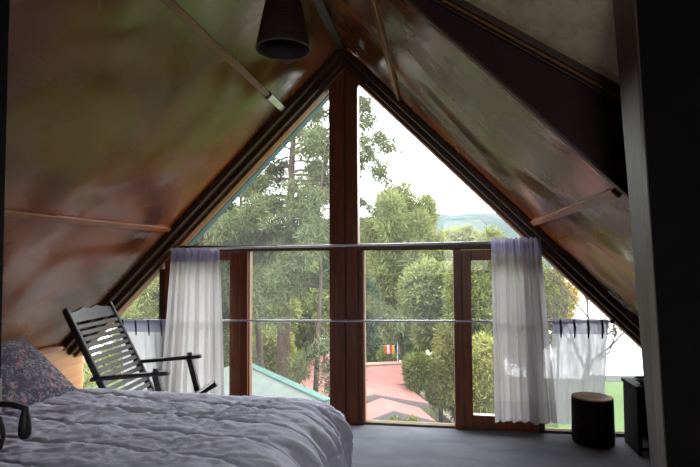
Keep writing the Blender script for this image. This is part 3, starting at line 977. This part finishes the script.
def bushy(name, label, cat, px, py, rx, ry, Y, seed, mat, group=None, n=900, per=7, ls=None, lw=None, trunk=True, lobes=9, flat=0.0, up=.3, lr=(.32, .55), ls_pos=.72):
    """broad tree or shrub: lobes of leaves around limbs on its own trunk"""
    rnd = random.Random(seed)
    c = at(px, py, Y); RXm = rx / FPX * Y * 1.02; RZm = ry / FPX * Y
    g = gz(c.x, Y) if Y < 80 else LAKE + .5
    base = Vector((c.x, Y, g - .05))
    root = empty(name, base)
    ctr = c - base
    s0 = .0042 * Y
    lb = []
    for i in range(lobes):
        while True:
            q = Vector((rnd.uniform(-1, 1), rnd.uniform(-1, 1), rnd.uniform(-1, 1)))
            if q.length < 1: break
        q *= ls_pos
        lb.append((ctr + Vector((q.x * RXm, q.y * RXm * .8, q.z * RZm)), rnd.uniform(*lr)))
    t = MB()
    top = ctr.copy(); rt = max(.05, .05 * RXm)
    t.tube([(0, 0, 0), tuple(ctr * .5 + Vector((rnd.uniform(-.1, .1) * RXm, 0, 0))), tuple(ctr + Vector((0, 0, RZm * .5)))], [rt, rt * .7, rt * .3], 8)
    t.build('trunk' if trunk else 'stem', M['trunk'], root, smooth=True)
    lm = MB()
    for p, r in lb:
        lm.tube([ctr * .55, (ctr * .55).lerp(p, .5) + Vector((0, 0, -.05 * RZm)), p], [rt * .5, rt * .3, rt * .1], 5, cap=False)
    lm.build('branches', M['trunk'], root, smooth=True)
    P = []; O = []
    for i in range(n):
        p, r = lb[rnd.randrange(len(lb))]
        while True:
            q = Vector((rnd.uniform(-1, 1), rnd.uniform(-1, 1), rnd.uniform(-1, 1)))
            if .05 < q.length < 1: break
        q = q.normalized() * (q.length ** .4)
        P.append(tuple(p + Vector((q.x * RXm * r, q.y * RXm * r, q.z * RZm * r * (1 - flat)))))
        O.append(tuple(q * .8))
    blades('foliage', P, per, ls or s0 * 2.6, lw or s0 * .55, mat, root, seed, up=up, spread=s0 * .6, outward=np.array(O))
    return tag(root, label, cat, group)


G1 = 'pines outside the window'
pine('pine_tree', 'tall pine with thick dark trunk seen through the left panes', [(283, 395), (284, 300), (290, 245), (292, 160), (296, 90), (301, 10)], 20, .34, .2, 10.5, 4.2, 74, 11, M['needle'], per=26, tl=.30, tw=.015, density=1.45,
     limbs=[([(294, 205, 0), (308, 187, -.5), (322, 172, -.8), (329, 150, -1), (338, 120, -1.2)], .16, 34), ([(292, 230, 0), (270, 205, -.6), (246, 215, -1), (222, 222, -1.4)], .08, 70),
            ([(295, 150, 0), (330, 128, -.5), (362, 142, -1), (376, 160, -1.2), (384, 178, -1.3)], .06, 90), ([(295, 120, 0), (330, 110, -.3), (365, 122, -.6), (396, 148, -.9)], .05, 90),
            ([(297, 70, 0), (330, 78, -.3), (362, 98, -.5), (368, 112, -.7)], .05, 60)])
pine('pine_tree', 'slim bare-stemmed pine just left of the centre post', [(315, 405), (318, 340), (321, 280), (319, 215), (326, 130)], 17, .12, 1.6, 5.8, 2.2, 26, 12, M['needle'], per=26, tl=.27, tw=.014, density=1.5,
     limbs=[([(319, 335, 0), (309, 350, -.3), (298, 366, -.5), (292, 380, -.6)], .03, 46), ([(319, 345, 0), (326, 362, -.2), (333, 380, -.3), (338, 394, -.3)], .03, 46), ([(319, 325, 0), (328, 335, -.2), (340, 352, -.3), (352, 372, -.4)], .03, 40)])
pine('pine_tree', 'leaning pine left of the thick-trunked pine', [(262, 400), (256, 280), (250, 236), (241, 205), (238, 160), (240, 100)], 24, .20, -1.0, 8.5, 3.2, 50, 13, M['needle'], per=24, tl=.34, tw=.018, density=1.3)
pine('pine_tree', 'pine behind the tall left curtain', [(192, 400), (196, 300), (204, 215), (206, 120)], 21, .2, -2.6, 6.2, 3.0, 56, 14, M['needle'], per=26, tl=.31, tw=.017, density=1.8)
pine('pine_tree', 'pine behind the short left curtain by the sloping wall', [(138, 400), (140, 300), (146, 180)], 18, .18, -2.8, 3.4, 3.0, 60, 15, M['needle_soft'], per=26, tl=.29, tw=.015, density=1.8)
bushy('pine_tree', 'broad rounded pine rising alone right of the centre post', 'tree', 404, 262, 46, 86, 57, 21, M['needle_soft'], n=4600, per=22, ls=1.0, lw=.042, lobes=46, up=.45, lr=(.14, .27), ls_pos=.86)
# darker dense growth behind
BT = [
    (300, 315, 48, 62, 34, M['leaf_green'], 'green broad tree between the trunks of the left pines'),
    (262, 330, 36, 44, 30, M['needle_soft'], 'pale green tree behind the left window jamb'),
    (228, 300, 34, 70, 32, M['needle'], 'dark green tree beside the tall left curtain'),
    (165, 290, 46, 60, 30, M['leaf_green'], 'green tree far behind the short left curtain'),
    (386, 332, 30, 28, 66, M['needle_dark'], 'dark green tree behind the striped flag'),
    (440, 305, 34, 42, 48, M['needle_soft'], 'mid green tree right of the broad pine'),
    (484, 300, 34, 62, 40, M['leaf_green'], 'green tree seen through the right sash'),
    (520, 300, 34, 56, 44, M['leaf_green'], 'green tree behind the tall right curtain'),
    (345, 300, 30, 60, 44, M['needle_dark'], 'dark tree behind the centre post'),
]
for i, (px, py, rx, ry, Y, mt, lab) in enumerate(BT):
    bushy('broad_tree', lab, 'tree', px, py, rx, ry, Y, 40 + i, mt, n=3600, per=12, lobes=22, lw=.0013 * Y)
ST = [
    (438, 360, 24, 42, 44, M['leaf_yellow'], 'yellow-green spreading shrub above the dirt path', 'shrub'),
    (464, 388, 13, 34, 44, M['leaf_green'], 'green bush beside the lower end of the dirt path', 'shrub'),
    (418, 372, 12, 14, 42, M['leaf_green'], 'small green bush at the corner of the back red roof', 'shrub'),
    (484, 388, 22, 44, 34, M['leaf_yellow'], 'yellow-green bush low in the right sash', 'shrub'),
    (394, 424, 5, 4, 29, M['leaf_green'], 'low garden bush before the front red roof', 'shrub'),
    (412, 425, 6, 5, 29, M['leaf_green'], 'low garden bush under the right end of the front red roof', 'shrub'),
    (410, 340, 15, 13, 68, M['leaf_green'], 'dark bush just right of the flagpole', 'shrub'),
    (370, 352, 13, 10, 66, M['leaf_green'], 'green bush beside the centre post behind the farthest red roof', 'shrub'),
    (388, 356, 9, 7, 60, M['leaf_green'], 'low green bush under the striped flag', 'shrub'),
    (275, 352, 26, 20, 27, M['leaf_yellow'], 'yellowish shrub above the green roof', 'shrub'),
    (556, 301, 17, 19, 60, M['leaf_orange'], 'round orange-tinged shrub by the lake above the short right curtain', 'shrub'),
    (536, 298, 14, 22, 62, M['leaf_green'], 'green shrub by the lake at the edge of the tall right curtain', 'shrub'),
]
for i, (px, py, rx, ry, Y, mt, lab, cat) in enumerate(ST):
    bushy('shrub', lab, cat, px, py, rx, ry, Y, 70 + i, mt, n=1900 if rx > 11 else 500, per=12, lobes=12, ls=.011 * Y if rx > 11 else .005 * Y, lw=.0013 * Y if rx > 11 else .0009 * Y, trunk=False)
# tree line before the hills, one tree each
for i, (px, py, rx, ry, lab) in enumerate([(450, 243, 12, 8, 'far tree touching the right edge of the broad pine, below the hills'), (462, 240, 12, 11, 'tallest far tree in the row below the hills, middle of the row'),
                                       (478, 242, 11, 9, 'far tree below the hills over the right sash'), (492, 245, 11, 8, 'far tree below the hills beside the right curtain top')]):
    bushy('far_tree', lab, 'tree', px, py, rx, ry, 78, 90 + i, M['needle_soft'], n=450, per=7, lobes=7, group='row of far trees below the hills')

# bare tree by the lake
bt = Vector((at(580, 330, 36).x, 36, gz(at(580, 330, 36).x, 36)))
root = empty('bare_tree', bt); m = MB(); rnd = random.Random(5)
def grow(p, d, L, r, depth):
    q = p + d * L
    m.tube([p, (p + q) / 2 + Vector((rnd.gauss(0, .04), 0, rnd.gauss(0, .04))) * L, q], [r, r * .85, r * .65], 5, cap=False)
    if depth == 0: return
    for k in range(3 if depth > 1 else 4):
        nd = (d + Vector((rnd.gauss(0, .42), rnd.gauss(0, .42), rnd.gauss(.15, .25)))).normalized()
        grow(p.lerp(q, rnd.uniform(.55, 1)), nd, L * rnd.uniform(.6, .85), max(.02, r * .58), depth - 1)
grow(Vector((0, 0, -.1)), Vector((.16, 0, 1)), 3.7, .16, 5)
m.build('bare_branches', M['trunk'], root)
tag(root, 'leafless twiggy tree by the lake above the short right curtain', 'tree')

# ---------------- buildings below
U = Vector((-.355, .935, 0)).normalized(); V_ = Vector((U.y, -U.x, 0))


def roof_slab(corners, t=.12):
    a = [Vector(c) for c in corners]
    return MB().hexa([p - Vector((0, 0, t)) for p in a] + a)


def wing(root, o, ridge, half, drop, back, ground, nm='roof'):
    """gable wing: ridge front point, half width along V_, drop to eave, length along U"""
    rf = ridge - o; rb = rf + U * back
    for s in (-1, 1):
        e = V_ * (half * s) - Vector((0, 0, drop))
        MB().v
        roof_slab([rf, rb, rb + e, rf + e] if s > 0 else [rb, rf, rf + e, rb + e]).build(nm, M['roof_red'], root)
        fa = rf - U * .04
        MB().hexa([fa - Vector((0, 0, .42)), fa + e - Vector((0, 0, .34)), fa + e - Vector((0, 0, .34)) - U * .05, fa - Vector((0, 0, .42)) - U * .05,
                   fa - Vector((0, 0, .02)), fa + e - Vector((0, 0, .02)), fa + e - Vector((0, 0, .02)) - U * .05, fa - Vector((0, 0, .02)) - U * .05]).build('fascia', M['fascia'], root)
    # walls with gable ends
    w = half * .86; i0 = rf + U * .5; i1 = rb - U * .2; zg = ground - o.z
    m = MB()
    def ring(c):
        return [Vector((c.x, c.y, zg)) - V_ * w, Vector((c.x, c.y, zg)) + V_ * w, c + V_ * w - Vector((0, 0, drop * .86 + .14)), c - Vector((0, 0, .14)), c - V_ * w - Vector((0, 0, drop * .86 + .14))]
    a = ring(i0); b = ring(i1)
    m.v = [tuple(p) for p in a + b]
    m.f = [(0, 1, 2, 3, 4), (9, 8, 7, 6, 5)] + [(k, (k + 1) % 5, 5 + (k + 1) % 5, 5 + k) for k in range(5)]
    m.build('wall', M['bwall'], root)


rc = at(393.5, 410.5, 34)
o1 = Vector((rc.x, rc.y, gz(rc.x, rc.y)))
b = empty('red_roofed_building', o1)
wing(b, o1, rc, 2.75, .82, 3.1, o1.z - .8)
tag(b, 'lowest and nearest salmon-roofed building, gable end towards the window', 'building')
rb_ = at(374, 394, 37)
o2 = Vector((rb_.x, rb_.y, gz(rb_.x, rb_.y)))
b = empty('red_roofed_building', o2)
wing(b, o2, rb_, 3.95, .86, 5.2, o2.z - .8)
tag(b, 'middle salmon-roofed building with grey fascia above the nearest roof', 'building')
# back building: ridge runs across
re = at(406, 364, 48); o3 = Vector((re.x, re.y, gz(re.x, re.y)))
b = empty('red_roofed_building', o3)
r0 = re - o3; r1 = r0 - V_ * 7.0
fe = at(416.5, 383, 43.6) - re
ev = Vector((fe.x, fe.y, fe.z))
roof_slab([r0, r1, r1 + ev, r0 + ev]).build('roof', M['roof_red'], b)
ev2 = Vector((-ev.x, -ev.y, ev.z))
roof_slab([r1, r0, r0 + ev2, r1 + ev2]).build('roof', M['roof_red'], b)
MB().bar(r0 + Vector((0, 0, .03)), r1 + Vector((0, 0, .03)), .3, .08).build('ridge_cap', M['kerb'], b)
MB().bar(r0 + ev - Vector((0, 0, .2)), r1 + ev - Vector((0, 0, .2)), .06, .3).build('fascia', M['fascia'], b)
q = MB(); zg = gz(re.x, re.y) - .8 - o3.z
k0 = r0 - V_ * .5; k1 = r1 + V_ * .5
q.hexa([Vector(((k0 + ev * .85).x, (k0 + ev * .85).y, zg)), Vector(((k1 + ev * .85).x, (k1 + ev * .85).y, zg)), Vector(((k1 + ev2 * .85).x, (k1 + ev2 * .85).y, zg)), Vector(((k0 + ev2 * .85).x, (k0 + ev2 * .85).y, zg)),
        k0 + ev * .85 - Vector((0, 0, .2)), k1 + ev * .85 - Vector((0, 0, .2)), k1 + ev2 * .85 - Vector((0, 0, .2)), k0 + ev2 * .85 - Vector((0, 0, .2))])
q.build('wall', M['bwall'], b)
tag(b, 'farthest salmon-roofed building, its pale ridge running sideways below the flag', 'building')
# salmon roof between the pine trunks on the left
A = [at(288, 362, 32), at(342, 352, 32), at(342, 404, 27), at(288, 410, 27)]
o4 = Vector((A[0].x + 1.5, 30, gz(A[0].x + 1.5, 30))); b = empty('red_roofed_building', o4)
roof_slab([p - o4 for p in A]).build('roof', M['roof_red'], b)
B2 = [A[1], A[0], A[0] + Vector((0, 3.5, -1.4)), A[1] + Vector((0, 3.5, -1.4))]
roof_slab([p - o4 for p in B2]).build('roof', M['roof_red'], b)
MB().hexa([Vector((A[3].x + .4, 28.2, o4.z - 1)) - o4, Vector((A[2].x - .4, 28.2, o4.z - 1)) - o4, Vector((A[1].x - .4, 34, o4.z - 1)) - o4, Vector((A[0].x + .4, 34, o4.z - 1)) - o4,
           Vector((A[3].x + .4, 28.2, A[3].z + .25)) - o4, Vector((A[2].x - .4, 28.2, A[2].z + .25)) - o4, Vector((A[1].x - .4, 34, A[1].z - .9)) - o4, Vector((A[0].x + .4, 34, A[0].z - .9)) - o4]).build('wall', M['bwall'], b)
tag(b, 'salmon roof seen between the pine trunks left of the centre post', 'building')
# green-roofed building, ridge running towards the window
P0 = at(243, 362, 15); P1 = at(328, 401, 12)
o5 = Vector((P0.x, P0.y, gz(P0.x, P0.y))); b = empty('green_roofed_building', o5)
p0, p1 = P0 - o5, P1 - o5
dv = (p1 - p0).normalized(); sd = Vector((-dv.y, dv.x, 0)).normalized()
if sd.y > 0: sd = -sd
e1 = sd * 2.6 - Vector((0, 0, 1.25)); e2 = -sd * 2.2 - Vector((0, 0, 1.2))
pl = p0 - dv * .1
roof_slab([p1, pl, pl + e1, p1 + e1], .06).build('roof', M['roof_green'], b)
roof_slab([pl, p1, p1 + e2, pl + e2], .06).build('roof', M['roof_green'], b)
m = MB(); m.bar(pl + Vector((0, 0, .02)), p1 + Vector((0, 0, .02)), .20, .06); m.build('ridge_cap', M['cap_green'], b, bevel=.02)
# end hip face towards the left
hp_ = pl - dv * 2.0 - Vector((0, 0, 1.25))
m = MB(); m.v = [tuple(pl), tuple(pl + e1), tuple(hp_ + sd * 2.3), tuple(hp_ - sd * 2.0), tuple(pl + e2)]
m.f = [(0, 1, 2), (0, 2, 3), (0, 3, 4)]
m.build('hip_roof', M['roof_green'], b)
q = MB(); zg = gz(P0.x, P0.y) - 1 - o5.z
qa = [pl + e1 * .85, p1 + e1 * .85, p1 + e2 * .85, pl + e2 * .85]
q.hexa([Vector((p.x, p.y, zg)) for p in qa] + [p - Vector((0, 0, .12)) for p in qa]); q.build('wall', M['white'], b)
tag(b, 'pale green sheet-roofed building low outside the left panes', 'building')

# path and kerb
kp = [hit(*p) for p in [(411, 383), (418, 392), (428, 402), (440, 414), (452, 425), (458, 431)]]
def ribbon(pts, off0, off1, dz):
    m = MB(); m.v = []
    for p in pts:
        for o_ in (off0, off1):
            x = p.x + o_; m.v.append((x, p.y, gz(x, p.y) + dz))
    m.f = [(2 * i, 2 * i + 1, 2 * i + 3, 2 * i + 2) for i in range(len(pts) - 1)]
    return m
pth = ribbon(kp, .35, 2.6, .10).build('path', M['dirt'], None, solid=.12); struct(pth)
kb = ribbon(kp, -.15, .40, .22).build('kerb', M['kerb'], None, solid=.3); struct(kb)
# little fence posts at the end of the path
for i, (px, py) in enumerate([(431, 417), (436, 419), (441, 421), (446, 423), (451, 425)]):
    p = hit(px, py)
    o = MB().tube([(0, 0, -.1), (0, 0, .7)], [.06, .05], 8).build('fence_post', M['fascia'], None)
    o.location = p
    tag(o, 'short grey fence post lining the path below the red roofs', 'post', 'fence posts along the path')
# flag on its pole
fp = at(397.5, 344, 52); fo = Vector((fp.x, fp.y, gz(fp.x, fp.y)))
fl = empty('flag', fo)
MB().tube([(0, 0, 0), (0, 0, fp.z - fo.z + .15)], .03, 8).build('flagpole', M['metal'], fl)
zt_ = fp.z - fo.z
def fpt(u, v):
    return Vector((-1.28 * (1 - u) - .02, .10 * math.sin(u * 7), zt_ - .86 * v - .22 * (1 - u) + .05 * math.sin(u * 6 + 1)))
MB().grid(fpt, 16, 6).build('flag_cloth', M['flag'], fl, smooth=True, solid=.01)
tag(fl, 'small striped flag of orange, white, red, yellow and blue on a pole', 'flag')
# white low wall along the lake road and a far house
wl = MB()
pa = [Vector((x, 66 + (x - 22) * .1, gz(x, 66))) for x in (16, 22, 28, 34, 40)]
for a, c in zip(pa, pa[1:]):
    wl.hexa([a, c, c + Vector((0, .4, 0)), a + Vector((0, .4, 0)), a + Vector((0, 0, .8)), c + Vector((0, 0, .8)), c + Vector((0, .4, .8)), a + Vector((0, .4, .8))])
struct(wl.build('wall_lakeside', M['white']))
hp0 = at(549, 268.5, 455); hh = empty('far_house', (hp0.x, 455, LAKE + .5))
MB().box(-5, 5, -3, 3, 0, 4).build('wall', M['far_house'], hh)
tri = MB(); tri.v = [(-5.5, -3.5, 4), (5.5, -3.5, 4), (5.5, 3.5, 4), (-5.5, 3.5, 4), (-5.5, 0, 6.5), (5.5, 0, 6.5)]
tri.f = [(0, 1, 5, 4), (2, 3, 4, 5), (0, 4, 3), (1, 2, 5), (3, 2, 1, 0)]
tri.build('roof', M['white'], hh)
tag(hh, 'tiny pale house on the far shore of the lake', 'house')

# pillow orientation: leaning face towards the window and upwards
_d = Vector((-.795, .03, .606)).normalized(); _l = Vector((.03, 1, 0)); _n = _l.cross(_d).normalized(); _l = _d.cross(_n)
_m = Matrix((_l, _d, _n)).transposed().to_4x4(); _m.translation = PILLOW.location
PILLOW.matrix_world = _m

# ------------------------------------------------------------------ light
wd = bpy.data.worlds.new('overcast'); scene.world = wd; wd.use_nodes = True
nt = wd.node_tree; nt.nodes.clear()
ow = nt.nodes.new('ShaderNodeOutputWorld'); bg = nt.nodes.new('ShaderNodeBackground')
tcw = nt.nodes.new('ShaderNodeTexCoord'); sp = nt.nodes.new('ShaderNodeSeparateXYZ'); rp = nt.nodes.new('ShaderNodeValToRGB')
rp.color_ramp.elements[0].position = .48; rp.color_ramp.elements[0].color = (.55, .55, .55, 1)
rp.color_ramp.elements[1].position = .56; rp.color_ramp.elements[1].color = (.96, .98, 1.0, 1)
mp = nt.nodes.new('ShaderNodeMath'); mp.operation = 'MULTIPLY_ADD'; mp.inputs[1].default_value = .5; mp.inputs[2].default_value = .5
nt.links.new(tcw.outputs['Generated'], sp.inputs[0]); nt.links.new(sp.outputs['Z'], mp.inputs[0]); nt.links.new(mp.outputs[0], rp.inputs[0])
nt.links.new(rp.outputs[0], bg.inputs['Color']); bg.inputs['Strength'].default_value = 9.0
nt.links.new(bg.outputs[0], ow.inputs['Surface'])
# daylight portal in the window opening
ld = bpy.data.lights.new('window_portal', 'AREA'); ld.shape = 'RECTANGLE'; ld.size = 4.9; ld.size_y = 3.1
ld.cycles.is_portal = True
lo = bpy.data.objects.new('window_portal', ld); col.objects.link(lo)
lo.location = (RX, 4.69, 1.62); lo.rotation_euler = (R(-90), 0, 0)

lq = bpy.data.lights.new('window_portal', 'AREA'); lq.shape = 'RECTANGLE'; lq.size = 1.05; lq.size_y = 1.05  # portal for the unseen window added in the back wall
lq.cycles.is_portal = True
lo = bpy.data.objects.new('window_portal', lq); col.objects.link(lo)
lo.location = ((WX0 + WX1) / 2, -1.38, (WZ0 + WZ1) / 2); lo.rotation_euler = (R(90), 0, 0)

# ------------------------------------------------------------------ camera and view
cd = bpy.data.cameras.new('camera'); co = bpy.data.objects.new('camera', cd); col.objects.link(co)
cd.sensor_width = 36; cd.sensor_fit = 'HORIZONTAL'; cd.lens = FPX / 700 * 36; cd.clip_start = .05; cd.clip_end = 4000
rt_, fw_, up_ = CAMROT @ Vector((1, 0, 0)), CAMROT @ Vector((0, 1, 0)), CAMROT @ Vector((0, 0, 1))
mw = Matrix((rt_, up_, -fw_)).transposed().to_4x4(); mw.translation = EYE
co.matrix_world = mw
scene.camera = co
vs_ = scene.view_settings
scene.display_settings.display_device = 'sRGB'
vs_.view_transform = 'Standard'; vs_.look = 'None'; vs_.gamma = 1; vs_.exposure = 0.18; vs_.use_curve_mapping = False
cy = scene.cycles
cy.max_bounces = 10; cy.diffuse_bounces = 7; cy.glossy_bounces = 4; cy.transparent_max_bounces = 24; cy.volume_bounces = 1
cy.use_denoising = True
cy.sample_clamp_indirect = 6
